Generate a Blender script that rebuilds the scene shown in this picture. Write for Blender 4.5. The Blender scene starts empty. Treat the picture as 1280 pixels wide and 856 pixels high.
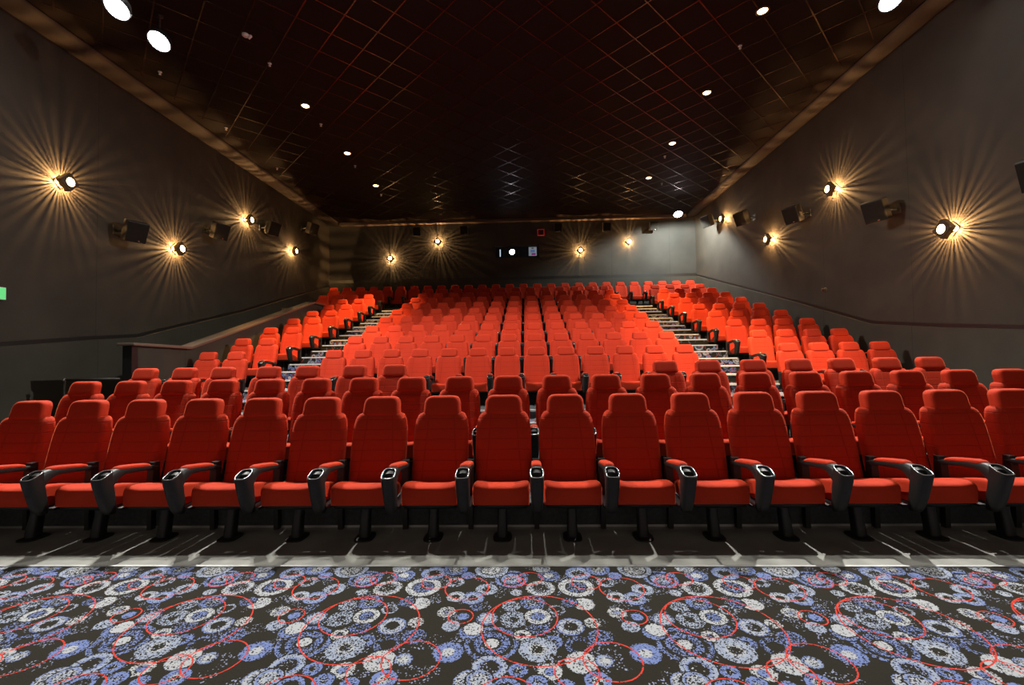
import bpy, bmesh, math, random
from mathutils import Vector, Matrix
random.seed(7)
PI = math.pi
C = bpy.context.scene.collection
scene = bpy.context.scene

# ------------------------------------------------------------------ camera, world, exposure
CAM_Z = 1.4515
YAW, PITCH, ROLL, FPX = .0329, .032, .0152, 559.1
cam_d = bpy.data.cameras.new('camera')
cam_d.sensor_fit = 'HORIZONTAL'; cam_d.sensor_width = 36.0; cam_d.lens = 36.0 * FPX / 1280.0
cam_d.clip_start = .05; cam_d.clip_end = 100
cam = bpy.data.objects.new('camera', cam_d); C.objects.link(cam)
_sn, _c, _s2, _c2, _s3, _c3 = math.sin(YAW), math.cos(YAW), math.sin(PITCH), math.cos(PITCH), math.sin(ROLL), math.cos(ROLL)
fwd = Vector((-_sn * _c2, _c * _c2, _s2)); right = Vector((_c, _sn, 0)); up = right.cross(fwd)
rc = right * _c3 - up * _s3; uc = right * _s3 + up * _c3
m = Matrix((rc, uc, -fwd)).transposed().to_4x4(); m.translation = Vector((0, 0, CAM_Z))
cam.matrix_world = m
scene.camera = cam

w = bpy.data.worlds.new('world'); scene.world = w; w.use_nodes = True
bg = w.node_tree.nodes['Background']
bg.inputs[0].default_value = (1.0, .80, .68, 1); bg.inputs[1].default_value = .24   # dim warm ambient fill let in at the open screen end
vs = scene.view_settings
vs.view_transform = 'Standard'; vs.look = 'None'; vs.gamma = 1; vs.use_curve_mapping = False
vs.exposure = 0.0

FLOOD_W = 3300      # white work floods under the ceiling
REAR_FLOOD_W = 950
DOWN_W = 3600       # warm downlights
SCONCE_W = 240
SCONCE_FRONT_W = 14

def light(name, kind, loc, energy, color, target=None, **kw):
    d = bpy.data.lights.new(name, kind); d.energy = energy; d.color = color
    for k, v in kw.items(): setattr(d, k, v)
    o = bpy.data.objects.new(name, d); C.objects.link(o); o.location = loc
    if target is not None:
        o.rotation_euler = (Vector(target) - Vector(loc)).to_track_quat('-Z', 'Y').to_euler()
    return o
WARM = (1.0, .60, .23); COOL = (1.0, .97, .90); ICE = (.72, .84, 1.0)
CEIL = 7.3
FLOODS = [(-6.15, 6.45, 6.86, 'first'), (-6.1, 7.17, 6.86, 'second'), (5.68, 6.9, 6.86, 'third')]
for i, (x, y, z, n) in enumerate(FLOODS):
    e = FLOOD_W * (.55 if i < 2 else 1.0)
    light('flood_lamp', 'SPOT', (x, y, z - .1), e, COOL, (x * .05, 6.7, 0), spot_size=2.1, spot_blend=.8, shadow_soft_size=.05)
light('rear_flood_lamp', 'SPOT', (5.86, 17.12, 6.66), REAR_FLOOD_W, (.95, 1.0, .93), (6.3, 18.6, 3.2), spot_size=2.8, spot_blend=.3, shadow_soft_size=.05)
FILL_LAMPS = [(-6.0, 6.25), (-3.0, 6.25), (0.0, 6.25), (3.0, 6.25), (6.0, 6.25)]      # unseen fill lamps added above the front rows to brighten floor and carpet
for x, y in FILL_LAMPS:
    light('fill_lamp', 'SPOT', (x, y, CEIL - .1), 620, COOL, (x, 1.7, 0), spot_size=1.05, spot_blend=.85, shadow_soft_size=.06)
light('projector_lamp', 'SPOT', (-.563, 18.6, 5.93), 12, ICE, (-.4, 0, 6.6), spot_size=.9, spot_blend=.6, shadow_soft_size=.04)
DOWN = [(-5.0, 9.95), (-5.0, 12.35), (-5.0, 14.75), (4.12, 7.6), (4.12, 9.97), (4.12, 12.35), (4.12, 14.75)]
for i, (x, y) in enumerate(DOWN):
    light('downlight_lamp', 'SPOT', (x, y, CEIL - .07), DOWN_W, WARM, (x, y + .9, 0), spot_size=.80, spot_blend=.7, shadow_soft_size=.05)

# ------------------------------------------------------------------ helpers
def mat(name, base, rough=.6, metal=0., emis=None, es=0., spec=.5, sheen=0., sheen_tint=None):
    m = bpy.data.materials.new(name); m.use_nodes = True
    b = m.node_tree.nodes['Principled BSDF']
    b.inputs['Base Color'].default_value = (*base, 1); b.inputs['Roughness'].default_value = rough
    b.inputs['Metallic'].default_value = metal; b.inputs['Specular IOR Level'].default_value = spec
    if sheen:
        b.inputs['Sheen Weight'].default_value = sheen
        b.inputs['Sheen Tint'].default_value = (*(sheen_tint or (1, 1, 1)), 1); b.inputs['Sheen Roughness'].default_value = .4
    if emis:
        b.inputs['Emission Color'].default_value = (*emis, 1); b.inputs['Emission Strength'].default_value = es
    return m
class NT:
    def __init__(s, m): s.t = m.node_tree; s.b = s.t.nodes['Principled BSDF']
    def n(s, typ, **kw):
        o = s.t.nodes.new(typ)
        for k, v in kw.items(): setattr(o, k, v)
        return o
    def l(s, a, b): s.t.links.new(a, b)
    def math(s, op, a, b=None, c=None):
        o = s.n('ShaderNodeMath', operation=op)
        for i, v in enumerate((a, b, c)):
            if v is None: continue
            if isinstance(v, (int, float)): o.inputs[i].default_value = v
            else: s.l(v, o.inputs[i])
        return o.outputs[0]
    def vmath(s, op, *a):
        o = s.n('ShaderNodeVectorMath', operation=op)
        for i, v in enumerate(a):
            if isinstance(v, tuple): o.inputs[i].default_value = v
            elif isinstance(v, (int, float)): o.inputs['Scale'].default_value = v
            else: s.l(v, o.inputs[i])
        return o.outputs['Value'] if op in ('LENGTH', 'DISTANCE', 'DOT_PRODUCT') else o.outputs['Vector']
    def noise_mix(s, base, amt, scale, detail=4, coord='Object', dist=0):
        tc = s.n('ShaderNodeTexCoord'); nz = s.n('ShaderNodeTexNoise')
        nz.inputs['Scale'].default_value = scale; nz.inputs['Detail'].default_value = detail
        nz.inputs['Distortion'].default_value = dist
        s.l(tc.outputs[coord], nz.inputs['Vector'])
        r = s.n('ShaderNodeValToRGB')
        r.color_ramp.elements[0].position = .3; r.color_ramp.elements[1].position = .7
        r.color_ramp.elements[0].color = (*[c * (1 - amt) for c in base], 1)
        r.color_ramp.elements[1].color = (*[c * (1 + amt) for c in base], 1)
        s.l(nz.outputs['Fac'], r.inputs[0]); return r.outputs['Color'], nz.outputs['Fac'], tc
    def bump(s, h, strength=.3, dist=.01):
        b = s.n('ShaderNodeBump'); b.inputs['Strength'].default_value = strength; b.inputs['Distance'].default_value = dist
        s.l(h, b.inputs['Height']); s.l(b.outputs[0], s.b.inputs['Normal']); return b

def fin(name, bm, m, parent=None, smooth=True, bevel=0):
    bmesh.ops.recalc_face_normals(bm, faces=bm.faces)
    me = bpy.data.meshes.new(name); bm.to_mesh(me); bm.free()
    if m: me.materials.append(m)
    if smooth:
        me.polygons.foreach_set('use_smooth', [True] * len(me.polygons))
    o = bpy.data.objects.new(name, me); C.objects.link(o)
    if bevel:
        b = o.modifiers.new('bevel', 'BEVEL'); b.width = bevel; b.segments = 2; b.limit_method = 'ANGLE'
    if parent: o.parent = parent
    return o
def sharp(me, ang=.7):
    try: me.set_sharp_from_angle(angle=ang)
    except Exception: pass
def box(bm, x0, x1, y0, y1, z0, z1):
    v = [bm.verts.new((x, y, z)) for x in (x0, x1) for y in (y0, y1) for z in (z0, z1)]
    for f in ((0, 1, 3, 2), (4, 6, 7, 5), (0, 4, 5, 1), (2, 3, 7, 6), (0, 2, 6, 4), (1, 5, 7, 3)): bm.faces.new([v[i] for i in f])
def prism(bm, pts, axis, a, b):
    """extrude a 2D outline along an axis between a and b (axis 0: pts=(y,z); 1: pts=(x,z); 2: pts=(x,y))"""
    def P(p, t):
        return ((t, p[0], p[1]), (p[0], t, p[1]), (p[0], p[1], t))[axis]
    A = [bm.verts.new(P(p, a)) for p in pts]; B = [bm.verts.new(P(p, b)) for p in pts]
    n = len(pts); bm.faces.new(A); bm.faces.new(B[::-1])
    for i in range(n): bm.faces.new((A[i], A[(i + 1) % n], B[(i + 1) % n], B[i]))
def loft(bm, rings, cap0=True, cap1=True):
    R = [[bm.verts.new(p) for p in r] for r in rings]; n = len(R[0])
    for a, b in zip(R, R[1:]):
        for i in range(n): bm.faces.new((a[i], a[(i + 1) % n], b[(i + 1) % n], b[i]))
    if cap0: bm.faces.new(R[0])
    if cap1: bm.faces.new(R[-1][::-1])
    return R
def tube(bm, pts, r, n=8, closed=False):
    P = [Vector(p) for p in pts]; rings = []; N = len(P)
    for i, p in enumerate(P):
        if closed: t = P[(i + 1) % N] - P[i - 1]
        else: t = (P[min(i + 1, N - 1)] - P[max(i - 1, 0)])
        t.normalize(); a = Vector((0, 0, 1)) if abs(t.z) < .9 else Vector((1, 0, 0))
        u = t.cross(a).normalized(); v = t.cross(u)
        rings.append([p + (u * math.cos(2 * PI * k / n) + v * math.sin(2 * PI * k / n)) * r for k in range(n)])
    if closed: rings.append(rings[0])
    loft(bm, rings, not closed, not closed)
    if closed: bmesh.ops.remove_doubles(bm, verts=bm.verts, dist=1e-6)
def disc_ring(bm, M, prof, n=24):
    """lathe a profile [(r, h)...] about local z, transformed by M"""
    rings = [[M @ Vector((r * math.cos(2 * PI * k / n), r * math.sin(2 * PI * k / n), h)) for k in range(n)] for r, h in prof]
    loft(bm, rings)
def tag(o, label, cat, group=None):
    o['label'] = label; o['category'] = cat
    if group: o['group'] = group
    return o
def thing(name, label, cat, loc=(0, 0, 0), group=None):
    o = bpy.data.objects.new(name, None); C.objects.link(o); o.location = loc; o.empty_display_size = .1
    return tag(o, label, cat, group)
def struct(name, bm, m, smooth=False, bevel=0):
    o = fin(name, bm, m, None, smooth, bevel); o['kind'] = 'structure'; return o
def copy_tree(o, parent=None):
    c = o.copy(); C.objects.link(c); c.parent = parent
    for ch in list(o.children): copy_tree(ch, c)
    return c

# ------------------------------------------------------------------ materials
# wall paint: dark warm grey fabric boards with faint vertical joints
def wall_mat(name, base, axis):
    m = mat(name, base, .85, spec=.25); t = NT(m)
    col, fac, tc = t.noise_mix(base, .14, 1.4, 6)
    sp = t.n('ShaderNodeSeparateXYZ'); t.l(tc.outputs['Object'], sp.inputs[0])
    f = t.math('FRACT', t.math('MULTIPLY', sp.outputs[axis], 1 / 2.44))
    ln = t.math('LESS_THAN', t.math('ABSOLUTE', t.math('SUBTRACT', f, .5)), .0016)
    mx = t.n('ShaderNodeMix', data_type='RGBA'); t.l(t.math('MULTIPLY', ln, .6), mx.inputs['Factor'])
    t.l(col, mx.inputs['A']); mx.inputs['B'].default_value = (.004, .004, .004, 1)
    t.l(mx.outputs['Result'], t.b.inputs['Base Color'])
    nz = t.n('ShaderNodeTexNoise'); nz.inputs['Scale'].default_value = 160; t.l(tc.outputs['Object'], nz.inputs['Vector'])
    t.bump(nz.outputs['Fac'], .25, .004); return m
M_wall = wall_mat('wall_boards', (.053, .046, .037), 1)
M_wallb = wall_mat('back_wall_boards', (.048, .046, .041), 0)
M_wains = wall_mat('lower_wall_boards', (.058, .054, .042), 1)
M_wainsb = wall_mat('back_lower_wall_boards', (.046, .046, .039), 0)
M_trim = mat('black_trim', (.008, .008, .008), .5)
M_ceil = mat('ceiling_tile', (.013, .007, .005), .75, spec=.1)
M_tbar = mat('ceiling_bar', (.095, .052, .034), .27, .85)
M_conc = mat('dusty_concrete', (.24, .24, .215), .5)
t = NT(M_conc); col, fac, tc = t.noise_mix((.24, .24, .215), .22, 3, 8); t.l(col, t.b.inputs['Base Color']); t.bump(fac, .1, .003)
M_plat = mat('platform_floor', (.035, .036, .036), .55)
t = NT(M_plat); col, fac, tc = t.noise_mix((.035, .036, .036), .5, 9, 8); t.l(col, t.b.inputs['Base Color'])
M_ris = mat('platform_riser', (.045, .052, .055), .7)
t = NT(M_ris); col, fac, tc = t.noise_mix((.045, .052, .055), .3, 30, 6); t.l(col, t.b.inputs['Base Color'])
M_alu = mat('aluminium_edge', (.80, .80, .78), .32, .85)
M_nose = mat('step_nosing', (.72, .72, .70), .45, .3)

def fabric():
    base = (.46, .033, .011)
    m = mat('red_velour', base, .82, spec=.15, sheen=.35, sheen_tint=(1, .24, .10)); t = NT(m)
    tc = t.n('ShaderNodeTexCoord'); sp = t.n('ShaderNodeSeparateXYZ'); t.l(tc.outputs['Object'], sp.inputs[0])
    col, fac, _ = t.noise_mix(base, .10, 260, 2)
    t.l(col, t.b.inputs['Base Color']); t.bump(fac, .15, .002); return m
M_red = fabric()
def stitched():
    """velour with the quilted channels of the backrest: cross seams and two long seams"""
    base = (.46, .033, .011)
    m = mat('red_velour_quilted', base, .82, spec=.15, sheen=.35, sheen_tint=(1, .24, .10)); t = NT(m)
    tc = t.n('ShaderNodeTexCoord'); sp = t.n('ShaderNodeSeparateXYZ'); t.l(tc.outputs['Object'], sp.inputs[0])
    x, z = sp.outputs[0], sp.outputs[2]
    fr = t.math('FRACT', t.math('MULTIPLY', t.math('ADD', z, .02), 1 / .088))
    d1 = t.math('MULTIPLY', t.math('ABSOLUTE', t.math('SUBTRACT', fr, .5)), .088)
    # long seams spread towards the cushion
    xs = t.math('SUBTRACT', .190, t.math('MULTIPLY', z, .085))
    d2 = t.math('ABSOLUTE', t.math('SUBTRACT', t.math('ABSOLUTE', x), xs))
    d = t.math('MINIMUM', d1, d2)
    g = t.n('ShaderNodeMapRange'); g.interpolation_type = 'SMOOTHSTEP'; t.l(d, g.inputs[0])
    g.inputs[1].default_value = 0; g.inputs[2].default_value = .006
    col, fac, _ = t.noise_mix(base, .10, 260, 2)
    mx = t.n('ShaderNodeMix', data_type='RGBA'); t.l(g.outputs[0], mx.inputs['Factor'])
    mx.inputs['A'].default_value = (.37, .024, .008, 1); t.l(col, mx.inputs['B']); t.l(mx.outputs['Result'], t.b.inputs['Base Color'])
    h = t.math('ADD', g.outputs[0], t.math('MULTIPLY', fac, .15)); t.bump(h, .45, .006); return m
M_quilt = stitched()
M_blk = mat('black_plastic', (.012, .012, .0115), .5, spec=.35)
M_steel = mat('black_steel', (.010, .010, .010), .5)
M_chrome = mat('bright_rim', (.75, .75, .75), .18, .9)
M_lamp = mat('warm_lens', (1, .9, .7), .5, emis=(1.0, .62, .25), es=22)
M_gap = mat('warm_gap', (1, .9, .7), .5, emis=(1.0, .66, .30), es=3)
M_flood = mat('white_lens', (1, 1, 1), .5, emis=(.97, .97, 1.0), es=60)
M_brz = mat('bronze_metal', (.16, .12, .085), .38, .75)
M_spk = mat('speaker_cloth', (.020, .018, .015), .9, spec=.1)
M_spkside = mat('speaker_shell', (.030, .027, .023), .6)
M_wht = mat('white_plastic', (.7, .7, .68), .5)

# carpet ------------------------------------------------------------
def carpet_material():
    m = mat('patterned_carpet', (.02, .02, .02), .95, spec=.1); t = NT(m)
    tc = t.n('ShaderNodeTexCoord'); sx = t.n('ShaderNodeSeparateXYZ'); t.l(tc.outputs['Object'], sx.inputs[0])
    cx_ = t.n('ShaderNodeCombineXYZ'); t.l(sx.outputs[0], cx_.inputs[0]); t.l(t.math('ADD', sx.outputs[1], sx.outputs[2]), cx_.inputs[1]); v0 = cx_.outputs[0]
    PX, PY = .967, 1.62
    # motifs measured on the floor: pixel u, v, half width in pixels -> metres
    def floor_xy(u, v):
        a = (u - 640) / FPX; b = (428 - v) / FPX
        x = a * _c3 + b * _s3; z2 = -a * _s3 + b * _c3
        d = _c2 - z2 * _s2; z = _s2 + z2 * _c2
        k = -CAM_Z / z
        return (x * _c - d * _sn) * k, (x * _sn + d * _c) * k, k
    W, B, L = (.90, .94, 1), (.36, .48, 1.0), (.66, .76, 1.0)
    def sc(c, d): return (c[0] * d, c[1] * d, c[2] * d)
    def k(c, d): return sc(c, d)
    # (cx, cy, r, [(fraction of r, colour, density)...]) in the crop frame 560,700 scale 5.485
    D = lambda r0: (r0, W, 0.03)
    MO = [
     (300, 570, 185, [(0, W, .9), (.26, W, .9), (.28, W, .03), (.36, W, .03), (.38, B, .45), (.66, B, .5), (.68, W, .03), (.82, W, .03), (.84, B, .6), (1, B, .6)]),
     (900, 585, 98, [(0, W, .03), (.55, W, .03), (.6, B, .35), (1, B, .35)]),
     (1045, 530, 85, [(0, B, .38), (1, B, .45)]),
     (150, 490, 80, [(0, B, .7), (1, B, .7)]),
     (175, 470, 70, [(0, W, .93), (.98, W, .93)]),
     (270, 400, 76, [(0, W, .8), (.5, L, .8), (.8, L, .8), (.84, W, .03), (.88, W, .03), (.9, B, .7), (1, B, .7)]),
     (433, 315, 60, [(0, L, .35), (.4, L, .45), (1, L, .5)]),
     (580, 290, 82, [(0, L, .25), (.5, L, .3), (.6, B, .5), (1, B, .5)]),
     (625, 470, 72, [(0, B, .25), (.6, B, .35), (1, B, .45)]),
     (510, 515, 60, [(0, B, .2), (.35, B, .2), (.45, W, .75), (1, W, .75)]),
     (450, 405, 92, [(0, W, .03), (.28, W, .05), (.4, L, .55), (1, L, .5)]),
     (745, 340, 60, [(0, W, .03), (.6, W, .03), (.7, L, .55), (1, L, .55)]),
     (615, 385, 88, [(0, B, .5), (.5, B, .55), (.55, W, .05), (.62, W, .8), (1, W, .75)]),
     (840, 455, 98, [(0, W, .04), (.46, W, .04), (.54, L, .8), (.8, W, .7), (.9, B, .8), (1, B, .8)]),
     (720, 560, 68, [(0, W, .05), (.3, W, .05), (.4, B, .55), (1, B, .75)]),
     (615, 610, 130, [(0, W, .04), (.26, W, .06), (.36, W, .7), (.6, L, .8), (1, L, .65)]),
     (285, 735, 123, [(0, W, .04), (.52, W, .06), (.6, B, .8), (.75, L, .85), (1, L, .8)]),
     (480, 755, 66, [(0, W, .15), (.35, W, .15), (.45, B, .75), (1, B, .75)]),
     (700, 765, 82, [(0, B, .7), (.42, B, .7), (.46, W, .05), (.56, W, .85), (1, W, .7)]),
     (915, 700, 113, [(0, L, .7), (.4, W, .8), (.9, W, .9), (.98, L, .8)]),
     (990, 430, 58, [(0, W, .5), (1, W, .6)]),
     (930, 300, 76, [(0, W, .75), (.9, W, .9)]),
     (830, 290, 56, [(0, B, .3), (1, B, .35)]),
     (880, 185, 120, [(0, W, .25), (.35, B, .4), (.55, B, .3), (.62, W, .05), (.68, W, .85), (1, W, .7)]),
     (435, 128, 112, [(0, L, .45), (.35, L, .55), (.6, B, .75), (.65, W, .05), (.78, W, .05), (.82, B, .75), (1, B, .7)]),
     (635, 192, 98, [(0, W, .12), (.5, W, .1), (.6, L, .5), (.85, W, .8), (1, W, .6)]),
     (690, 105, 76, [(0, W, .85), (.4, W, .85), (.5, B, .4), (1, B, .7)]),
     (265, 200, 76, [(0, W, .05), (.35, W, .05), (.45, L, .8), (1, L, .7)]),
     (170, 260, 76, [(0, W, .05), (.4, W, .05), (.5, L, .8), (1, B, .85)]),
     (55, 250, 62, [(0, W, .04), (.4, W, .04), (.52, W, .8), (1, L, .8)]),
     (140, 105, 45, [(0, B, .8), (1, B, .8)]),
     (105, 385, 42, [(0, B, .75), (1, B, .85)]),
     (200, 325, 40, [(0, B, .3), (1, B, .4)]),
     (300, 65, 112, [(0, W, .5), (.6, W, .6), (.65, W, .05), (.75, L, .75), (1, L, .8)]),
     (890, 90, 86, [(0, W, .05), (.4, W, .05), (.55, L, .7), (1, B, .85)]),
     (50, 150, 62, [(0, W, .04), (.45, W, .04), (.55, L, .6), (1, L, .5)]),
     (-10, 355, 62, [(0, B, .5), (.6, W, .6), (1, W, .7)]),
     (20, 450, 62, [(0, L, .6), (1, L, .85)]),
     (0, 630, 108, [(0, W, .9), (.38, W, .85), (.45, B, .8), (.8, B, .85), (1, B, .55)]),
     (470, 222, 40, [(0, W, .7), (1, L, .7)]),
     (1075, 690, 62, [(0, W, .7), (.5, W, .7), (.7, L, .8), (1, B, .6)]),
     (145, 830, 108, [(0, W, .1), (.4, L, .5), (.8, W, .8), (1, B, .7)]),
     (215, 820, 92, [(0, L, .75), (.6, W, .6), (.85, B, .8), (1, L, .9)]),
     (610, 840, 75, [(0, W, .4), (.5, B, .7), (1, B, .8)]),
     (810, 860, 66, [(0, B, .8), (1, B, .7)]),
     (400, 880, 100, [(0, W, .05), (.6, W, .05), (.65, B, .8), (1, B, .7)]),
     (1030, 830, 92, [(0, W, .05), (.35, W, .6), (.6, B, .7), (1, B, .9)]),
     (640, 55, 62, [(0, L, .7), (1, W, .7)]),
     (520, 100, 30, [(0, B, .6), (1, B, .5)]),
     (55, 62, 78, [(0, W, .5), (.5, W, .4), (.7, B, .7), (1, B, .7)]),
    ]
    prev = None
    def circ(cx, cy, rpx):
        u, v = 560 + cx / 5.485, 700 + cy / 5.485
        X, Y, kk = floor_xy(u, v); return X, Y, rpx / 5.485 / FPX * kk * 1.0
    def wrapped(X, Y):
        s = t.vmath('SUBTRACT', v0, (X, Y, 0))
        wn = t.n('ShaderNodeVectorMath', operation='WRAP'); t.l(s, wn.inputs[0])
        wn.inputs[1].default_value = (PX / 2, PY / 2, 1); wn.inputs[2].default_value = (-PX / 2, -PY / 2, -1)
        return wn.outputs[0]
    # slightly ragged edges
    nz = t.n('ShaderNodeTexNoise'); nz.inputs['Scale'].default_value = 60; nz.inputs['Detail'].default_value = 3; t.l(v0, nz.inputs['Vector'])
    rag = t.math('MULTIPLY', t.math('SUBTRACT', nz.outputs['Fac'], .5), .016)
    for cx, cy, rp, st in MO:
        X, Y, r = circ(cx, cy, rp)
        d = t.math('ADD', t.vmath('LENGTH', wrapped(X, Y)), rag)
        rp_ = t.n('ShaderNodeValToRGB'); e = rp_.color_ramp.elements
        first = True
        for fr, c, dn in st:
            if first: el = e[0]; el.position = 0; first = False
            else: el = e.new(min(.999, fr * r))
            el.color = (*sc(c, dn), 1)
        last = e[len(e) - 1]
        # the ramp's default last stop (white at 1) becomes the transparent outside
        last.position = 1.0; last.color = (0, 0, 0, 0)
        el = e.new(r * 1.0 + .0005); el.color = (0, 0, 0, 1)
        el = e.new(r + .007); el.color = (0, 0, 0, 1)
        el = e.new(r + .0075); el.color = (0, 0, 0, 0)
        t.l(d, rp_.inputs[0])
        if prev is None: prev = rp_.outputs['Color']
        else:
            mx = t.n('ShaderNodeMix', data_type='RGBA'); t.l(rp_.outputs['Alpha'], mx.inputs['Factor'])
            t.l(prev, mx.inputs['A']); t.l(rp_.outputs['Color'], mx.inputs['B']); prev = mx.outputs['Result']
    n2 = t.n('ShaderNodeTexNoise'); n2.inputs['Scale'].default_value = 6.5; n2.inputs['Detail'].default_value = 1; t.l(v0, n2.inputs['Vector'])
    sc2 = t.n('ShaderNodeVectorMath', operation='SCALE'); sc2.inputs[0].default_value = (.085, .095, .14)
    t.l(t.math('MULTIPLY', t.math('GREATER_THAN', n2.outputs['Fac'], .54), 1.0), sc2.inputs['Scale'])
    prev = t.vmath('MAXIMUM', prev, sc2.outputs[0])
    # tufts: each little loop takes the dark or the light yarn
    sp = t.n('ShaderNodeSeparateColor'); t.l(prev, sp.inputs[0])
    dens = t.math('MAXIMUM', t.math('MAXIMUM', sp.outputs[0], sp.outputs[1]), sp.outputs[2])
    vo = t.n('ShaderNodeTexVoronoi'); vo.inputs['Scale'].default_value = 165; t.l(v0, vo.inputs['Vector'])
    sv = t.n('ShaderNodeSeparateColor'); t.l(vo.outputs['Color'], sv.inputs[0])
    on = t.math('LESS_THAN', t.math('ADD', t.math('MULTIPLY', sv.outputs[0], 1.0), .03), dens)
    hue = t.vmath('SCALE', prev, 1.0); hn = hue.node; t.l(t.math('DIVIDE', .40, t.math('MAXIMUM', dens, .02)), hn.inputs['Scale'])
    mx = t.n('ShaderNodeMix', data_type='RGBA'); t.l(on, mx.inputs['Factor']); mx.inputs['A'].default_value = (.021, .019, .014, 1)
    t.l(hn.outputs[0], mx.inputs['B']); out = mx.outputs['Result']
    # thin red curls
    red = None
    for cx, cy, rp in [(525, 385, 225), (625, 455, 395), (88, 385, 84), (130, 190, 148), (560, 125, 84), (945, 150, 98), (885, 770, 152), (455, 150, 70), (400, 950, 210), (1130, 690, 200)]:
        X, Y, r = circ(cx, cy, rp)
        d = t.math('ADD', t.vmath('LENGTH', wrapped(X, Y)), t.math('MULTIPLY', rag, .3))
        on = t.math('LESS_THAN', t.math('ABSOLUTE', t.math('SUBTRACT', d, r)), .0036)
        red = on if red is None else t.math('MAXIMUM', red, on)
    red = t.math('MULTIPLY', red, t.math('GREATER_THAN', sv.outputs[1], .12))
    mx = t.n('ShaderNodeMix', data_type='RGBA'); t.l(red, mx.inputs['Factor']); t.l(out, mx.inputs['A']); mx.inputs['B'].default_value = (.50, .045, .03, 1)
    t.l(mx.outputs['Result'], t.b.inputs['Base Color'])
    t.bump(vo.outputs['Distance'], .4, .003)
    return m
M_carpet = carpet_material()

# ------------------------------------------------------------------ the hall
XL, XR, YB, YF = -8.5, 7.2, 19.0, -1.5
P, DZ, Y4, Z4 = 1.068, .3099, 8.579, 1.6346
def rowY(r): return {1: 4.077, 2: 5.145, 3: 6.213}.get(r, Y4 + (r - 4) * P)
def rowTop(r): return {1: 1.10, 2: 1.232, 3: 1.365}.get(r, Z4 + (r - 4) * DZ)
SH = 1.05                                             # seat height above its own tier from row 2 back
def tier(r): return 0 if r == 1 else rowTop(r) - SH

bm = bmesh.new(); box(bm, XL, XR, YF, 3.155, -.2, 0.0)
fl = struct('floor', bm, M_carpet)
bm = bmesh.new(); box(bm, XL, XR, 3.155, 3.9, -.2, -.001); struct('floor_concrete_strip', bm, M_conc)
bm = bmesh.new(); box(bm, XL, XR, 3.135, 3.155, -.01, .006); struct('trim_1', bm, M_alu)

# low platforms of rows two and three, running the full width
bm = bmesh.new()
box(bm, XL, XR, 3.87, 4.938, -.2, tier(2)); box(bm, XL, XR, 4.938, 7.0, -.2, tier(3))
struct('floor_front_platforms', bm, M_ris)
bm = bmesh.new()
box(bm, XL, XR, 3.864, 3.872, 0.0, .018)
struct('trim_2', bm, M_alu)
# raked tiers
LB, LA0, LA1, RA0, RA1 = -6.62, -5.36, -4.06, 3.30, 4.60         # block edges on either side of the stair aisles
bm = bmesh.new()
for r in range(4, 13):
    y0 = rowY(r) - 1.275; y1 = YB + .3; z = tier(r)
    zb = z - .34
    box(bm, LA1, RA0, y0, y0 + P + .01, zb, z)
    box(bm, RA1, XR, y0, y0 + P + .01, zb, z)
    box(bm, LB if r < 11 else XL, LA0, y0, y0 + P + .01, zb, z)
r = 13; box(bm, XL, XR, rowY(13) - 1.275, YB + .2, tier(13) - .34, tier(13))
o = struct('floor_raked_tiers', bm, M_ris)
# carpeted stair aisles with pale nosings
def stairs(name, x0, x1, n):
    bm = bmesh.new(); bn = []
    for k in range(n):
        y0 = rowY(4) - 1.375 + k * P / 2; z = tier(4) + k * DZ / 2
        box(bm, x0, x1, y0, y0 + P / 2 + .02, z - .34, z)
        bn.append((y0, z))
    struct(name, bm, M_carpet)
    for y0, z in bn:
        b = bmesh.new(); prism(b, [(y0 - .012, z - .022), (y0 - .012, z + .004), (y0 + .048, z + .004), (y0 + .048, z + .001), (y0, z + .001), (y0, z - .022)], 0, x0 + .04, x1 - .04)
        o = fin('stair_nosing', b, M_nose, None, False); o['kind'] = 'structure'
stairs('floor_stairs_partition_side', LA0, LA1, 18)
stairs('floor_stairs_wall_side', RA0, RA1, 18)
# two broad steps in front of the fourth row
bm = bmesh.new(); box(bm, LB, XR, 6.80, 7.32, tier(3) - .1, .445)
struct('floor_cross_step', bm, M_carpet)
for y0, z, x0, x1 in ((6.80, .445, LB, XR), (rowY(4) - 1.275, tier(4), LA1, RA0), (rowY(4) - 1.275, tier(4), RA1, XR), (rowY(4) - 1.275, tier(4), LB, LA0)):
    b = bmesh.new(); box(b, x0 + .02, x1 - .02, y0 - .012, y0 + .055, z - .025, z + .004)
    o = fin('step_nosing', b, M_nose, None, False); o['kind'] = 'structure'
# side ramp behind the half wall
bm = bmesh.new(); prism(bm, [(7.0, .0), (7.0, .315), (9.0, .315), (15.25, 2.35), (15.25, 0)], 0, XL, -6.82); struct('floor_side_ramp', bm, M_plat)

# walls
bm = bmesh.new(); box(bm, XL - .3, XL, YF, YB + .3, -.2, CEIL + .2); struct('wall_left', bm, M_wall)
bm = bmesh.new(); box(bm, XR, XR + .3, YF, YB + .3, -.2, CEIL + .2); struct('wall_right', bm, M_wall)
PJX, PJZ = -.42, 5.93
bm = bmesh.new()
wx0, wx1, wz0, wz1 = -1.32, .58, 5.66, 6.22
box(bm, XL, wx0, YB, YB + .3, -.2, CEIL + .2); box(bm, wx1, XR, YB, YB + .3, -.2, CEIL + .2)
box(bm, wx0, wx1, YB, YB + .3, -.2, wz0); box(bm, wx0, wx1, YB, YB + .3, wz1, CEIL + .2)
struct('wall_back', bm, M_wallb)
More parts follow.
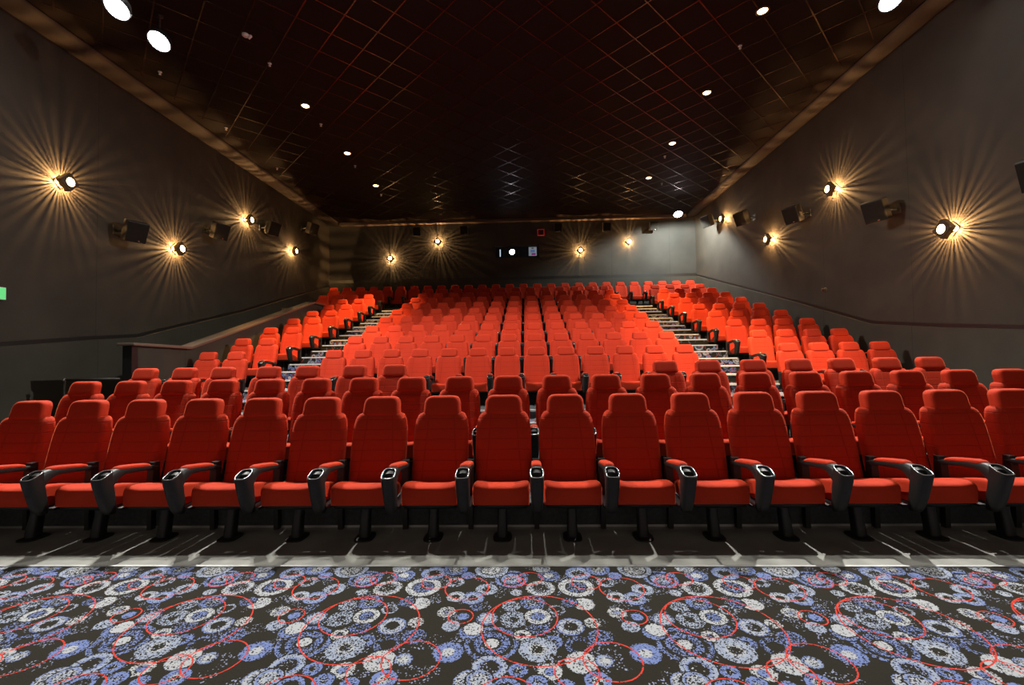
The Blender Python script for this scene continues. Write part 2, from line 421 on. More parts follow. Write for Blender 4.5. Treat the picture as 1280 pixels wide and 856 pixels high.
# proud lower boarding with a black reveal along its top, following the rake
R_TR = [(YF, 1.30), (6.7, 1.785), (8.0, 1.90), (9.55, 2.075), (11.98, 2.80), (YB, 4.80)]
L_TR = [(YF, 1.10), (6.94, 1.80), (8.39, 1.96), (9.45, 2.055), (10.32, 2.28), (12.98, 2.95), (17.3, 4.19), (YB, 4.68)]
def wains(name, pts, x0, x1, zt=0, zb=None):
    bm = bmesh.new()
    low = [(p[0], (p[1] - zb) if zb is not None else -.1) for p in reversed(pts)]
    prism(bm, [(p[0], p[1] + zt) for p in pts] + low, 0, x0, x1); return bm
struct('wall_right_lower', wains('w', R_TR, XR - .05, XR + .01, -.05), M_wains)
struct('trim_3', wains('w', R_TR, XR - .012, XR + .01, .02, .06), M_trim)
struct('wall_left_lower', wains('w', L_TR, XL - .01, XL + .05, -.06), M_wains)
struct('trim_4', wains('w', L_TR, XL - .01, XL + .012, .02, .07), M_trim)
bm = bmesh.new(); box(bm, XL, XR, YB - .05, YB + .01, 3, 4.73); struct('wall_back_lower', bm, M_wainsb)
bm = bmesh.new(); box(bm, XL, XR, YB - .012, YB + .01, 4.70, 4.86); struct('trim_5', bm, M_trim)

# ceiling with diagonal bars
bm = bmesh.new(); box(bm, XL - .3, XR + .3, YF, YB + .3, CEIL, CEIL + .2); struct('ceiling', bm, M_ceil)
gx0, gx1, gy0, gy1 = -7.75, 6.6, 2.0, 18.0
bm = bmesh.new()
def clipline(c, s):            # line  y = s*x + c  clipped to the grid field
    pts = []
    for x in (gx0, gx1):
        y = s * x + c
        if gy0 <= y <= gy1: pts.append((x, y))
    for y in (gy0, gy1):
        x = (y - c) / s
        if gx0 < x < gx1: pts.append((x, y))
    return pts if len(pts) == 2 else None
H = .8485
for s in (1, -1):
    c0 = 12.41 - s * (-.45)
    for k in range(-40, 41):
        L = clipline(c0 + k * H, s)
        if not L: continue
        (xa, ya), (xb, yb) = L; d = Vector((xb - xa, yb - ya, 0)); n = Vector((-d.y, d.x, 0)).normalized() * .011
        z0 = CEIL - (.006 if s == 1 else .0055)
        q = [Vector((xa, ya, z0)) + n, Vector((xa, ya, z0)) - n, Vector((xb, yb, z0)) - n, Vector((xb, yb, z0)) + n]
        A = [bm.verts.new(p) for p in q]; B = [bm.verts.new(p + Vector((0, 0, .02))) for p in q]
        bm.faces.new(A)
        for i in range(4): bm.faces.new((A[i], A[(i + 1) % 4], B[(i + 1) % 4], B[i]))
struct('ceiling_bars', bm, M_tbar)
# loose fabric edging where ceiling meets the side walls, and the boxed beam at the back
def edging(name, x0, x1):
    bm = bmesh.new(); n = 120; rows = []
    for i in range(n + 1):
        y = YF + (YB - YF) * i / n; wv = .012 * math.sin(y * 9) + .008 * math.sin(y * 23)
        rows.append([bm.verts.new((x0 + (x1 - x0) * t, y, CEIL - .01 - .05 * math.sin(PI * t) + wv * math.sin(PI * t))) for t in (0, .2, .4, .6, .8, 1)])
    for a, b in zip(rows, rows[1:]):
        for i in range(5): bm.faces.new((a[i], a[i + 1], b[i + 1], b[i]))
    o = struct(name, bm, mat(name + '_cloth', (.028, .017, .012), .8), True)
    so = o.modifiers.new('s', 'SOLIDIFY'); so.thickness = .01
edging('ceiling_edging_partition_side', XL, XL + .55); edging('ceiling_edging_wall_side', XR - .45, XR)
bm = bmesh.new(); box(bm, XL + .55, XR - .45, 18.72, YB, CEIL - .1, CEIL); box(bm, XL + .55, XR - .45, 18.70, 18.73, CEIL - .12, CEIL - .085)
struct('ceiling_beam', bm, mat('beam_paint', (.09, .06, .045), .6), bevel=.01)

# half wall beside the partition-side seats
bm = bmesh.new(); prism(bm, [(7.38, tier(3)), (7.38, 1.74), (8.62, 1.70), (13.75, 3.21), (15.25, 3.21), (15.25, tier(3))], 0, -6.82, -6.68)
hw = struct('wall_partition', bm, M_wains)
bm = bmesh.new(); prism(bm, [(7.30, 1.74), (7.30, 1.785), (8.62, 1.752), (13.72, 3.262), (15.30, 3.262), (15.30, 3.215), (13.75, 3.215), (8.63, 1.70)], 0, -6.90, -6.60)
struct('trim_6', bm, mat('cap_rail', (.13, .095, .07), .4), bevel=.008)
bm = bmesh.new(); box(bm, -6.83, -6.67, 7.34, 7.46, tier(3), 1.74); struct('trim_7', bm, M_trim)
bm = bmesh.new(); box(bm, XL, -6.82, 15.15, 15.25, 2.0, 3.25); struct('wall_partition_cross', bm, M_wains)

# ------------------------------------------------------------------ cinema seat
def sgn(x): return (x > 0) - (x < 0)
def back_section(z, y, w, th, bol=.022, n=13):
    fr, bk = [], []
    for i in range(n):
        s = -1 + 2 * i / (n - 1); s = math.sin(s * PI / 2)             # denser at the sides
        a = abs(s)
        b = bol * max(0, min(1, (a - .45) / .3)) ** 1.0
        edge = .35 * th * (1 - math.sqrt(max(0, 1 - max(0, (a - .82) / .18) ** 2)))
        fr.append((s * w, y - b + edge, z))
    for i in range(n - 2):
        s = 1 - 2 * (i + 1) / (n - 1); s = math.sin(s * PI / 2); a = abs(s)
        edge = .35 * th * (1 - math.sqrt(max(0, 1 - max(0, (a - .82) / .18) ** 2)))
        bk.append((s * w, y + th - edge, z + .0))
    return fr + bk
def fy(z): return -.185 + .255 * (z - .34)                             # front line of the leaning backrest
def seat_backrest():
    bm = bmesh.new(); S = [(.325, .19, .6), (.335, .228, .8), (.355, .242, .95), (.42, .245, 1), (.52, .246, 1), (.62, .247, 1), (.72, .247, 1), (.80, .244, 1), (.86, .237, 1),
                           (.90, .228, .98), (.93, .214, .92), (.948, .198, .8), (.957, .175, .6), (.960, .15, .4)]
    loft(bm, [back_section(z, fy(z) + .05 * (1 - k), w, .10 * k, .022 * k) for z, w, k in S])
    return bm
def seat_headrest():
    bm = bmesh.new(); S = [(.938, .156, .78), (.946, .167, .93), (.960, .171, 1), (.99, .168, 1), (1.03, .167, 1), (1.05, .164, 1), (1.068, .157, 1), (1.081, .148, .98), (1.091, .137, .92), (1.098, .122, .80), (1.102, .10, .6)]
    loft(bm, [back_section(z, fy(z) - .006 + .04 * (1 - k), w, .095 * k, .004 * k) for z, w, k in S])
    return bm
def cushion_section(y, w, zt, zb, dip, n=15):
    top, bot = [], []
    for i in range(n):
        s = math.sin((-1 + 2 * i / (n - 1)) * PI / 2); a = abs(s)
        zz = zt - dip * (1 - min(1, max(0, (a - .52) / .22)))
        e = .035 * (1 - math.sqrt(max(0, 1 - max(0, (a - .88) / .12) ** 2)))
        top.append((s * w, y, zz - e))
    for i in range(5):
        s = 1 - 2 * i / 4; bot.append((s * w * .985, y, zb))
    return top + bot
def seat_cushion():
    bm = bmesh.new()
    S = [(-.585, .205, .425, .325, .008), (-.583, .216, .440, .308, .010), (-.572, .222, .452, .302, .012), (-.555, .225, .460, .300, .013), (-.53, .226, .463, .298, .014),
         (-.48, .227, .461, .296, .014), (-.40, .228, .445, .294, .014), (-.30, .228, .418, .292, .013), (-.20, .226, .390, .290, .010), (-.13, .215, .370, .292, .005), (-.115, .20, .355, .30, 0)]
    loft(bm, [cushion_section(*s) for s in S]); return bm
def rrect(cx, cy, hw, hd, z, n=24, e=3.2, slope=0):
    pts = []
    for k in range(n):
        a = 2 * PI * k / n; c, s = math.cos(a), math.sin(a)
        x = hw * sgn(c) * abs(c) ** (2 / e); y = hd * sgn(s) * abs(s) ** (2 / e)
        pts.append((cx + x, cy + y, z + slope * y))
    return pts
ARM_X = .28
def armrest_mesh():
    bm = bmesh.new(); e = 3.0
    rings = [rrect(0, -.618, .016, .016, .258), rrect(0, -.622, .032, .032, .266), rrect(0, -.634, .042, .044, .30), rrect(0, -.655, .047, .052, .37), rrect(0, -.673, .050, .056, .45, slope=.08),
             rrect(0, -.687, .052, .058, .51, slope=.2), rrect(0, -.696, .053, .060, .566, slope=.40), rrect(0, -.697, .0535, .062, .580, slope=.45), rrect(0, -.697, .050, .058, .583, slope=.45),
             rrect(0, -.697, .045, .052, .580, slope=.45), rrect(0, -.690, .041, .046, .52, slope=.1), rrect(0, -.684, .035, .040, .42, slope=0)]
    loft(bm, rings)
    # bar running back to the backrest
    S = [(-.680, .047, .440, .580), (-.645, .047, .462, .598), (-.61, .046, .500, .606), (-.575, .044, .530, .607), (-.53, .042, .548, .606), (-.46, .040, .556, .604), (-.30, .036, .560, .602), (-.185, .030, .560, .600)]
    rr = []
    for y, hw, zb, zt in S:
        k = max(0, y + .55) * .15; zb -= k; zt -= k
        zc, hz = (zb + zt) / 2, (zt - zb) / 2
        rr.append([(hw * sgn(math.cos(a)) * abs(math.cos(a)) ** .6, y, zc + hz * sgn(math.sin(a)) * abs(math.sin(a)) ** .6) for a in [2 * PI * k / 16 for k in range(16)]])
    loft(bm, rr); return bm
def arm_pad_mesh():
    bm = bmesh.new(); rr = []
    for y, hw, h in [(-.585, .020, .006), (-.580, .032, .016), (-.565, .039, .024), (-.53, .041, .028), (-.40, .041, .028), (-.32, .040, .026), (-.285, .036, .018), (-.278, .026, .008)]:
        z0 = .598 - max(0, y + .55) * .15
        rr.append([(hw * math.cos(a) if abs(math.cos(a)) < 1 else hw * math.cos(a), y, z0 + (h * sgn(math.sin(a)) * abs(math.sin(a)) ** .6 if math.sin(a) > 0 else .004 * math.sin(a))) for a in [2 * PI * k / 16 for k in range(16)]])
    loft(bm, rr); return bm
def cup_rim_mesh():
    bm = bmesh.new(); tube(bm, rrect(0, -.697, .0475, .055, .5835, slope=.45), .0036, 6, True); return bm
def support_mesh(drop=0):
    bm = bmesh.new()
    prism(bm, [(-.26, drop), (-.26, .30), (-.20, .30), (-.20, drop)], 0, -.02, .02)
    prism(bm, [(-.27, .26), (-.25, .50), (-.235, .575), (-.18, .575), (-.18, .26)], 0, -.028, .028)
    box(bm, -.044, .044, -.57, -.15, .272, .292)  # plate added to block light slipping between the cushions
    return bm
def pedestal_mesh(drop=0):
    bm = bmesh.new()
    rr = [rrect(0, -.43, .042, .05, drop + .0, 16), rrect(0, -.43, .042, .05, drop + .05, 16), rrect(0, -.40, .038, .045, .2, 16), rrect(0, -.38, .045, .06, .275, 16)]
    loft(bm, rr); return bm
def foot_mesh(drop=0):
    bm = bmesh.new(); loft(bm, [rrect(0, -.43, .075, .10, drop, 16), rrect(0, -.43, .075, .10, drop + .01, 16), rrect(0, -.43, .05, .07, drop + .018, 16)]); return bm
def pan_mesh():
    bm = bmesh.new(); rr = []
    for y, hw, zb in [(-.57, .19, .292), (-.55, .212, .272), (-.45, .216, .262), (-.25, .216, .262), (-.14, .21, .275)]:
        rr.append([(-hw, y, .300), (-hw * .96, y, zb), (0, y, zb - .006), (hw * .96, y, zb), (hw, y, .300)])
    loft(bm, rr); return bm
def shell_mesh():
    bm = bmesh.new(); rr = []
    for z, w in [(.30, .17), (.32, .215), (.40, .232), (.60, .236), (.80, .233), (.90, .212), (.925, .18)]:
        y = fy(z) + .088
        rr.append([(-w, y, z), (-w * .9, y + .022, z), (0, y + .03, z), (w * .9, y + .022, z), (w, y, z), (w * .9, y - .01, z), (-w * .9, y - .01, z)])
    loft(bm, rr); return bm

def build_seat(drop):
    """drop: how far the feet stop above the reference floor, so that the row's height is the same"""
    root = bpy.data.objects.new('cinema_seat', None); C.objects.link(root); root.empty_display_size = .1
    kids = [('seat_cushion', seat_cushion(), M_red), ('backrest', seat_backrest(), M_quilt), ('headrest', seat_headrest(), M_red),
            ('back_shell', shell_mesh(), M_blk), ('seat_pan', pan_mesh(), M_blk)]
    for n, b, m in kids:
        o = fin(n, b, m, root); sharp(o.data, .9); o.location.z = -drop
    o = fin('pedestal', pedestal_mesh(drop), M_steel, root); o.location.z = -drop; sharp(o.data)
    f = fin('foot_plate', foot_mesh(drop), M_steel, o); sharp(f.data)
    a = fin('armrest', armrest_mesh(), M_blk, root); a.location = (ARM_X, 0, -drop); sharp(a.data, .8)
    fin('arm_pad', arm_pad_mesh(), M_red, a); fin('cup_rim', cup_rim_mesh(), M_chrome, a)
    s = fin('arm_support', support_mesh(drop), M_steel, a, False)
    return root, a
seat_a, arm_a = build_seat(0.0)
seat_b, arm_b = build_seat(.05)
used = set()
ORD = ['', 'first', 'second', 'third', 'fourth', 'fifth', 'sixth', 'seventh', 'eighth', 'ninth', 'tenth', 'eleventh', 'twelfth', 'thirteenth', 'fourteenth', 'fifteenth', 'sixteenth', 'seventeenth', 'eighteenth', 'nineteenth', 'twentieth', 'twenty-first', 'twenty-second', 'twenty-third', 'twenty-fourth', 'twenty-fifth', 'twenty-sixth', 'twenty-seventh']
def place_seat(x, r, label, group, end=False):
    proto, arm = (seat_a, arm_a) if r == 1 else (seat_b, arm_b)
    if r == 1 and 'a' not in used: used.add('a'); o = seat_a
    elif r > 1 and 'b' not in used: used.add('b'); o = seat_b
    else:
        o = proto.copy(); C.objects.link(o)
        for ch in list(proto.children):
            if ch.get('extra'): continue
            copy_tree(ch, o)
    o.location = (x, rowY(r), tier(r)); o.rotation_euler = (0, 0, 0)
    o['label'] = label; o['category'] = 'seat'; o['group'] = group
    if end:                                               # first seat of a run carries a second arm
        a = copy_tree(arm, o); a.location.x = -ARM_X; a['extra'] = 1
    return o
def run(xs, r, look, where, group):
    for i, x in enumerate(xs):
        place_seat(x, r, '%s cinema seat, %s from the partition side in %s' % (look, ORD[i + 1], where), group, i == 0)
run([-.2195 + .56 * k for k in range(-9, 9)], 1, 'dark red', 'the front row', 'seats of the front row')
run([.3373 + .56 * k for k in range(-10, 10)], 2, 'dark red', 'the second row', 'seats of the second row')
run([-5.46, -4.88, -4.32, -3.66, -3.10, -2.43, -1.86], 3, 'dark red', 'the third row before its gap', 'seats of the third row')
run([1.90, 2.48, 3.09, 3.70, 4.27, 4.87, 5.44], 3, 'dark red', 'the third row beyond its gap', 'seats of the third row')
for r in range(4, 13):
    look = 'orange-lit red' if r < 7 else 'bright red' if r < 10 else 'small distant red'
    run([-3.745 + .5612 * k for k in range(13)], r, look, "the centre block's %s row" % ORD[r], 'seats of the centre block')
    run([4.925 + .561 * k for k in range(4)], r, look, "the bare-wall block's %s row" % ORD[r], 'seats of the block along the bare wall')
    xs = [-6.26, -5.70] if r < 11 else [-7.41, -6.85, -6.30, -5.74]
    run(xs, r, look, "the partition block's %s row" % ORD[r], 'seats of the block beside the half wall')
run([-7.957 + .5615 * k for k in range(27)], 13, 'red', 'the back row', 'seats of the back row')

# ------------------------------------------------------------------ wall lamps
def sconce(loc, axis, label):
    """diamond-shaped double box; local +z points into the room"""
    root = thing('wall_lamp', label, 'wall lamp', loc, 'diamond wall lamps')
    root.rotation_euler = {'L': (0, PI / 2, 0), 'R': (0, -PI / 2, 0), 'B': (PI / 2, 0, 0)}[axis]
    def sq(bm, h, z0, z1, ch=.012):
        q = [(h - ch, h), (-h + ch, h), (-h, h - ch), (-h, -h + ch), (-h + ch, -h), (h - ch, -h), (h, -h + ch), (h, h - ch)]
        c = math.cos(PI / 4); prism(bm, [(x * c - y * c, x * c + y * c) for x, y in q], 2, z0, z1)
    bm = bmesh.new(); sq(bm, .085, .0, .012); fin('wall_plate', bm, M_brz, root, False)
    bm = bmesh.new(); disc_ring(bm, Matrix(), [(.02, .012), (.02, .030)], 12)
    for k in range(34):                                  # teeth added round the bulb to cast wedge rays on the wall
        a = 2 * PI * k / 34 + .03 * math.sin(k * 5); hw = .0024 + .0016 * math.sin(k * 2.3) ** 2
        c, s_ = math.cos(a), math.sin(a)
        prism(bm, [(c * .062 - s_ * hw, s_ * .062 + c * hw), (c * .072 - s_ * hw, s_ * .072 + c * hw), (c * .072 + s_ * hw, s_ * .072 - c * hw), (c * .062 + s_ * hw, s_ * .062 - c * hw)], 2, .012, .105)
    fin('ray_collar', bm, M_brz, root, False)
    bm = bmesh.new(); disc_ring(bm, Matrix.Translation((0, 0, .092)), [(.012, 0), (.05, .004), (.05, .012)], 16); fin('inner_lens', bm, M_gap, root)
    bm = bmesh.new(); sq(bm, .125, .105, .20)
    body = fin('lamp_body', bm, M_brz, root, False, .004)
    bm = bmesh.new(); disc_ring(bm, Matrix(), [(.088, .199), (.088, .207), (.078, .207), (.078, .200)]); fin('lens_ring', bm, M_brz, body)
    bm = bmesh.new(); disc_ring(bm, Matrix(), [(.077, .196), (.077, .204), (.06, .209), (.02, .212)]); fin('lens', bm, M_lamp, root)
    d = Vector({'L': (1, 0, 0), 'R': (-1, 0, 0), 'B': (0, -1, 0)}[axis]); L = Vector(loc)
    light('wall_lamp_glow', 'POINT', L + d * .06, SCONCE_W, (1.0, .54, .20), shadow_soft_size=.004)
    light('wall_lamp_beam', 'SPOT', L + d * .23, SCONCE_FRONT_W, WARM, L + d * 3 + Vector((0, 0, -1.2)), spot_size=2.2, spot_blend=.8, shadow_soft_size=.05)
wn = ['nearest the camera', 'second from the camera', 'third from the camera', 'furthest from the camera']
for i, (y, z) in enumerate([(7.70, 3.49), (10.46, 5.215), (13.18, 4.76), (16.11, 6.28)]):
    sconce((XR, y, z), 'R', 'glowing diamond wall lamp on the bare side wall, %s' % wn[i])
for i, (y, z) in enumerate([(7.82, 4.77), (10.49, 4.19), (13.23, 5.74), (15.87, 5.41)]):
    sconce((XL, y, z), 'L', 'glowing diamond wall lamp on the exit-sign wall, %s' % wn[i])
bw = ['low lamp nearest the dark corner', 'high lamp on the darker half', 'low lamp beside the projection window', 'high lamp nearest the white flood']
for i, (x, z) in enumerate([(-5.78, 5.74), (-3.73, 6.42), (2.33, 5.90), (4.37, 6.23)]):
    sconce((x, YB, z), 'B', 'diamond wall lamp on the back wall, %s' % bw[i])

# ------------------------------------------------------------------ loudspeakers
def speaker(loc, rz, tilt, label, s=1.0, roll=0, reach=.36):
    root = thing('loudspeaker', label, 'loudspeaker', loc, 'wall loudspeakers')
    root.rotation_euler = (tilt, roll, rz); w, h, d = .19 * s, .21 * s, .34 * s
    # local -y is the grille side; the cabinet narrows towards its back
    bm = bmesh.new()
    loft(bm, [[(-w, -d * .5, -h), (w, -d * .5, -h), (w, -d * .5, h), (-w, -d * .5, h)], [(-w, d * .0, -h), (w, d * .0, -h), (w, 0, h), (-w, 0, h)],
              [(-w * .55, d * .5, -h * .8), (w * .55, d * .5, -h * .8), (w * .55, d * .5, h * .8), (-w * .55, d * .5, h * .8)]])
    fin('cabinet', bm, M_spkside, root, False, .012)
    bm = bmesh.new(); loft(bm, [[(-w * .96, -d * .5, -h * .95), (w * .96, -d * .5, -h * .95), (w * .96, -d * .5, h * .95), (-w * .96, -d * .5, h * .95)],
                                [(-w * .94, -d * .54, -h * .93), (w * .94, -d * .54, -h * .93), (w * .94, -d * .54, h * .93), (-w * .94, -d * .54, h * .93)]])
    g = fin('grille', bm, M_spk, root, False, .005)
    bm = bmesh.new(); box(bm, w * .2, w * .34, -d * .555, -d * .54, -h * .85, -h * .78); fin('badge', bm, M_chrome, g, False)
    bm = bmesh.new(); inv = root.rotation_euler.to_matrix().inverted()
    out = Vector((0, 1, 0)) if abs(rz) < .1 else Vector((1 if loc[0] > 0 else -1, 0, 0))
    wall = inv @ (out * (reach - .002)); tube(bm, [(0, d * .3, 0), wall * .7, wall], .028, 10)
    side = inv @ Vector((out.y, out.x, 0)); upv = inv @ Vector((0, 0, 1)); o_ = inv @ out
    q = [wall + side * a + upv * b - o_ * c for c in (0, .025) for a, b in ((-.09, -.09), (.09, -.09), (.09, .09), (-.09, .09))]
    V = [bm.verts.new(p) for p in q]
    for f in ((0, 1, 2, 3), (7, 6, 5, 4), (0, 4, 5, 1), (1, 5, 6, 2), (2, 6, 7, 3), (3, 7, 4, 0)): bm.faces.new([V[k] for k in f])
    bm.faces.ensure_lookup_table(); fin('wall_bracket', bm, M_steel, root, False)
for i, (y, z) in enumerate([(6.05, 3.80), (8.80, 4.19), (11.47, 4.97), (14.12, 5.70), (16.75, 6.42)]):
    speaker((XR - .36, y, z), -1.15, .42, 'dark loudspeaker high on the bare side wall, %s' % ['cut by the picture edge', 'second from the camera', 'third from the camera', 'fourth from the camera', 'pale and beside the corner flood'][i], 1.0, reach=.36)
for i, (y, z) in enumerate([(8.96, 4.20), (11.52, 4.93), (13.99, 5.71), (16.65, 6.47)]):
    speaker((XL + .36, y, z), 1.15, .42, 'dark loudspeaker high on the exit-sign wall, %s' % wn[i], 1.0, reach=.36)
for i, (x, z) in enumerate([(5.34, 6.86), (3.40, 6.86), (1.39, 6.88), (-2.55, 6.86), (-4.55, 6.86)]):
    speaker((x, YB - .36, z - .05), 0, .25, 'boxy loudspeaker high on the back wall, %s' % ['lit white beside the corner flood', 'second from the corner flood', 'third from the corner flood', 'fourth from the corner flood', 'nearest the dark corner'][i], .85, reach=.36)

# ------------------------------------------------------------------ ceiling lamps and small fittings
def flood(x, y, z, label):
    root = thing('flood_light', label, 'flood light', (x, y, z), 'white ceiling floods')
    bm = bmesh.new(); disc_ring(bm, Matrix(), [(.05, CEIL - z), (.05, CEIL - z - .03), (.015, CEIL - z - .03), (.015, .10)], 16); fin('stem', bm, M_steel, root)
    R = Matrix.Rotation(-.55, 4, 'X') if y < 12 else Matrix.Rotation(-.5, 4, 'X')
    bm = bmesh.new(); disc_ring(bm, R, [(.06, .17), (.12, .14), (.165, .03), (.175, -.03), (.165, -.03), (.15, -.01)], 24)
    h = fin('lamp_housing', bm, M_steel, root)
    bm = bmesh.new(); disc_ring(bm, R, [(.155, -.022), (.13, -.045), (.07, -.06), (.01, -.065)], 24); fin('lens', bm, M_flood, root)
flood(-6.15, 6.45, 6.86, 'large blazing white flood under the ceiling, top corner beside the exit-sign wall')
flood(-6.1, 7.17, 6.86, 'smaller white flood just behind the big one near the exit-sign wall')
flood(5.68, 6.9, 6.86, 'blazing white flood under the ceiling beside the bare side wall')
flood(5.86, 17.15, 6.82, 'white flood in the rear corner, lighting the back wall')
for (x, y), s in zip(FILL_LAMPS, ('beside the exit-sign wall', 'between exit-sign wall and middle', 'in the middle', 'between middle and bare wall', 'beside the bare wall')):
    root = thing('fill_light', 'added unseen fill light above the front rows, ' + s, 'downlight', (x, y, CEIL), 'added fill lights over the front rows')
    bm = bmesh.new(); disc_ring(bm, Matrix(), [(.14, 0), (.14, -.03), (.11, -.03), (.10, -.005)]); fin('trim_ring', bm, M_brz, root)
    bm = bmesh.new(); disc_ring(bm, Matrix(), [(.10, -.008), (.06, -.02), (.02, -.024)]); fin('lens', bm, M_flood, root)
for i, (x, y) in enumerate(DOWN):
    side = 'partition-side aisle' if x < 0 else 'bare-wall aisle'
    k = i if x < 0 else i - 3
    root = thing('downlight', 'warm round downlight in the ceiling over the %s, %s from the camera' % (side, ORD[k + 1]), 'downlight', (x, y, CEIL), 'warm ceiling downlights')
    bm = bmesh.new(); disc_ring(bm, Matrix(), [(.11, -.0), (.11, -.016), (.085, -.018), (.08, -.004)]); fin('trim_ring', bm, M_brz, root)
    bm = bmesh.new(); disc_ring(bm, Matrix(), [(.078, -.008), (.06, -.022), (.02, -.028)]); fin('lens', bm, M_lamp, root)
sprk = [(-4.97, 8.47), (-7.3, 8.6), (-7.45, 10.8), (-5.02, 10.77), (-5.1, 13.19), (-5.1, 15.6), (-7.5, 13.18), (4.15, 8.47), (4.16, 13.16), (4.7, 15.27)]
wh = ['between the partition-side downlights, nearest camera', 'beside the exit-sign wall, nearest the floods', 'beside the exit-sign wall, middle one', 'between first and second partition-side downlights', 'between second and third partition-side downlights', 'behind the third partition-side downlight', 'beside the exit-sign wall, furthest one', 'between first and second bare-wall downlights', 'between third and fourth bare-wall downlights', 'behind the last bare-wall downlight']
for (x, y), s in zip(sprk, wh):
    root = thing('sprinkler_head', 'tiny pale ceiling sprinkler, ' + s, 'sprinkler', (x, y, CEIL), 'ceiling sprinklers')
    bm = bmesh.new(); disc_ring(bm, Matrix(), [(.035, 0), (.035, -.008), (.012, -.012), (.012, -.05)], 12); fin('sprinkler_body', bm, M_wht, root)
    bm = bmesh.new(); disc_ring(bm, Matrix(), [(.024, -.050), (.024, -.056)], 12); fin('deflector', bm, M_wht, root)
root = thing('motion_detector', 'white detector on the ceiling in front of the partition-side downlights', 'detector', (-4.95, 7.68, CEIL))
bm = bmesh.new(); disc_ring(bm, Matrix(), [(.06, 0), (.06, -.02), (.04, -.04)], 16); fin('detector_base', bm, M_wht, root)
bm = bmesh.new(); disc_ring(bm, Matrix.Translation((.03, .03, -.05)) @ Matrix.Rotation(.8, 4, 'Y'), [(.028, .0), (.028, .07), (.015, .08)], 12); fin('detector_head', bm, M_wht, root)

# projection window with the projector glowing in it
M_frame = mat('window_frame', (.03, .03, .035), .5)
bm = bmesh.new()
for x0, x1 in ((wx0, wx0 + .04), (wx1 - .04, wx1), (-.93, -.89), (.02, .05)): box(bm, x0, x1, YB + .02, YB + .10, wz0, wz1)
box(bm, wx0, wx1, YB + .02, YB + .10, wz0, wz0 + .04); box(bm, wx0, wx1, YB + .02, YB + .10, wz1 - .04, wz1)
o = struct('window_1', bm, M_frame)
mg = mat('port_glass', (.8, .85, .9), .02); b_ = mg.node_tree.nodes['Principled BSDF']; b_.inputs['Transmission Weight'].default_value = 1; b_.inputs['IOR'].default_value = 1.05
bm = bmesh.new(); box(bm, wx0 + .04, -.93, YB + .055, YB + .06, wz0 + .04, wz1 - .04); box(bm, .05, wx1 - .04, YB + .055, YB + .06, wz0 + .04, wz1 - .04)
g = fin('window_pane', bm, mg, o, False)
bm = bmesh.new(); box(bm, wx0 - .1, wx1 + .1, YB + .9, YB + 1.0, wz0 - .3, wz1 + .3); struct('wall_projection_booth', bm, mat('booth_paint', (.03, .035, .05), .8))
root = thing('projector', 'projector lens blazing blue-white in the window of the back wall', 'projector', (-.563, YB, 5.93))
RX = Matrix.Rotation(PI / 2, 4, 'X')
bm = bmesh.new(); box(bm, -.28, .28, .18, .75, -.2, .2); fin('projector_case', bm, M_steel, root, False, .02)
bm = bmesh.new(); disc_ring(bm, RX, [(.12, -.20), (.13, -.05), (.13, .04), (.115, .04), (.11, -.02)], 24); fin('lens_barrel', bm, M_blk, root)
bm = bmesh.new(); disc_ring(bm, RX, [(.112, .0), (.09, .02), (.04, .03)], 24); fin('lens', bm, mat('projector_glow', (1, 1, 1), .5, emis=(.80, .88, 1.0), es=40), root)
root = thing('notice_panel', 'pale panel with blue and magenta patches beside the projector', 'panel', (.32, YB + .12, 5.95))
bm = bmesh.new(); box(bm, -.17, .17, -.02, .02, -.17, .20); fin('panel_board', bm, mat('panel_white', (.6, .62, .62), .5, emis=(.7, .75, .8), es=.25), root, False, .004)
bm = bmesh.new(); box(bm, -.09, .09, -.026, -.02, -.03, .08); fin('blue_patch', bm, mat('panel_blue', (.1, .2, .5), .5, emis=(.15, .28, .6), es=.4), root, False)
bm = bmesh.new(); box(bm, -.05, .12, -.028, -.02, -.15, -.06); fin('magenta_patch', bm, mat('panel_magenta', (.4, .05, .3), .5, emis=(.4, .05, .3), es=.35), root, False)
bm = bmesh.new(); box(bm, -.05, .05, -.026, -.02, .13, .17); fin('dark_label', bm, M_blk, root, False)
root = thing('light_strip', 'thin upright white strip in the projection window beside the projector', 'light strip', (-1.08, YB + .14, 5.94))
bm = bmesh.new(); box(bm, -.02, .02, -.02, .02, -.16, .14); fin('strip_tube', bm, mat('strip_white', (.8, .8, .8), .5, emis=(.75, .82, .9), es=.9), root, False)
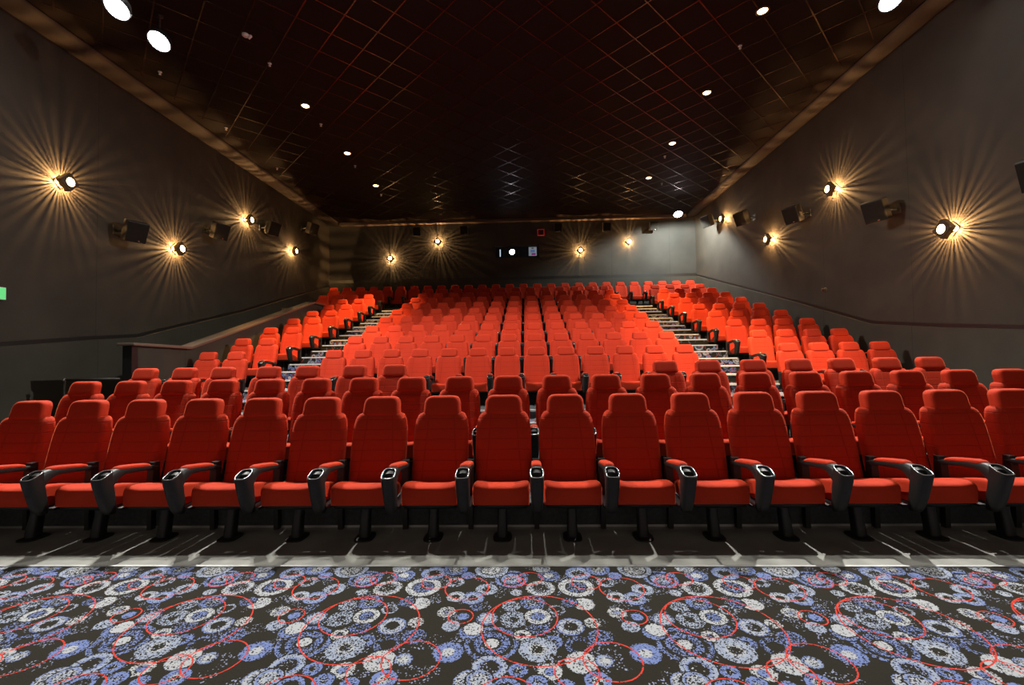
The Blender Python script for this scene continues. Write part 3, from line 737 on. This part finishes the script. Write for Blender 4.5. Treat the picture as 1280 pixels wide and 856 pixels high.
root = thing('red_alarm_box', 'small dark box with a red frame high on the back wall', 'alarm box', (.68, YB, 6.73))
bm = bmesh.new(); box(bm, -.12, .12, -.07, 0, -.11, .11); fin('box_body', bm, mat('box_dark', (.03, .012, .012), .6), root, False)
bm = bmesh.new()
for q in ((-.145, -.115, -.13, .13), (.115, .145, -.13, .13), (-.145, .145, .11, .14), (-.145, .145, -.13, -.105)): box(bm, q[0], q[1], -.08, 0, q[2], q[3])
fin('red_frame', bm, mat('frame_red', (.45, .04, .04), .5, emis=(.5, .02, .02), es=.25), root, False)

# exit sign, wall knob, guard rail
root = thing('exit_sign', 'small green lit exit sign on the side wall, cut by the picture edge', 'exit sign', (XL, 6.78, 2.60))
bm = bmesh.new(); box(bm, 0, .05, -.19, .19, -.10, .10); fin('sign_housing', bm, M_wht, root, False, .004)
bm = bmesh.new(); box(bm, .05, .055, -.18, .18, -.09, .09); fin('sign_face', bm, mat('sign_green', (.1, .5, .2), .5, emis=(.10, .55, .17), es=1.0), root, False)
root = thing('wall_knob', 'small round metal knob alone on the bare side wall', 'wall fitting', (XR, 10.95, 2.95))
RY = Matrix.Rotation(-PI / 2, 4, 'Y')
bm = bmesh.new(); disc_ring(bm, RY, [(.055, 0), (.055, .012), (.03, .016)], 16); fin('rose', bm, M_brz, root)
bm = bmesh.new(); disc_ring(bm, RY, [(.02, .016), (.02, .05), (.035, .06), (.035, .085), (.015, .095)], 16); fin('knob', bm, M_brz, root)
root = thing('guard_rail', 'thin black guard rail standing beside the end of the half wall', 'rail', (-7.8, 7.3, tier(3)))
bm = bmesh.new(); tube(bm, [(-.02, 0, .86), (.0, 0, .865), (.97, 0, .865)], .018, 10); fin('top_rail', bm, M_steel, root)
for x in (0.0,):
    bm = bmesh.new(); tube(bm, [(x, 0, 0), (x, 0, .85)], .02, 10); fin('post', bm, M_steel, root)
bm = bmesh.new(); disc_ring(bm, Matrix.Translation((0, 0, .84)), [(.03, 0), (.03, .045), (.01, .05)], 12); fin('post_cap', bm, mat('chrome_cap', (.6, .6, .6), .2, .9), root)
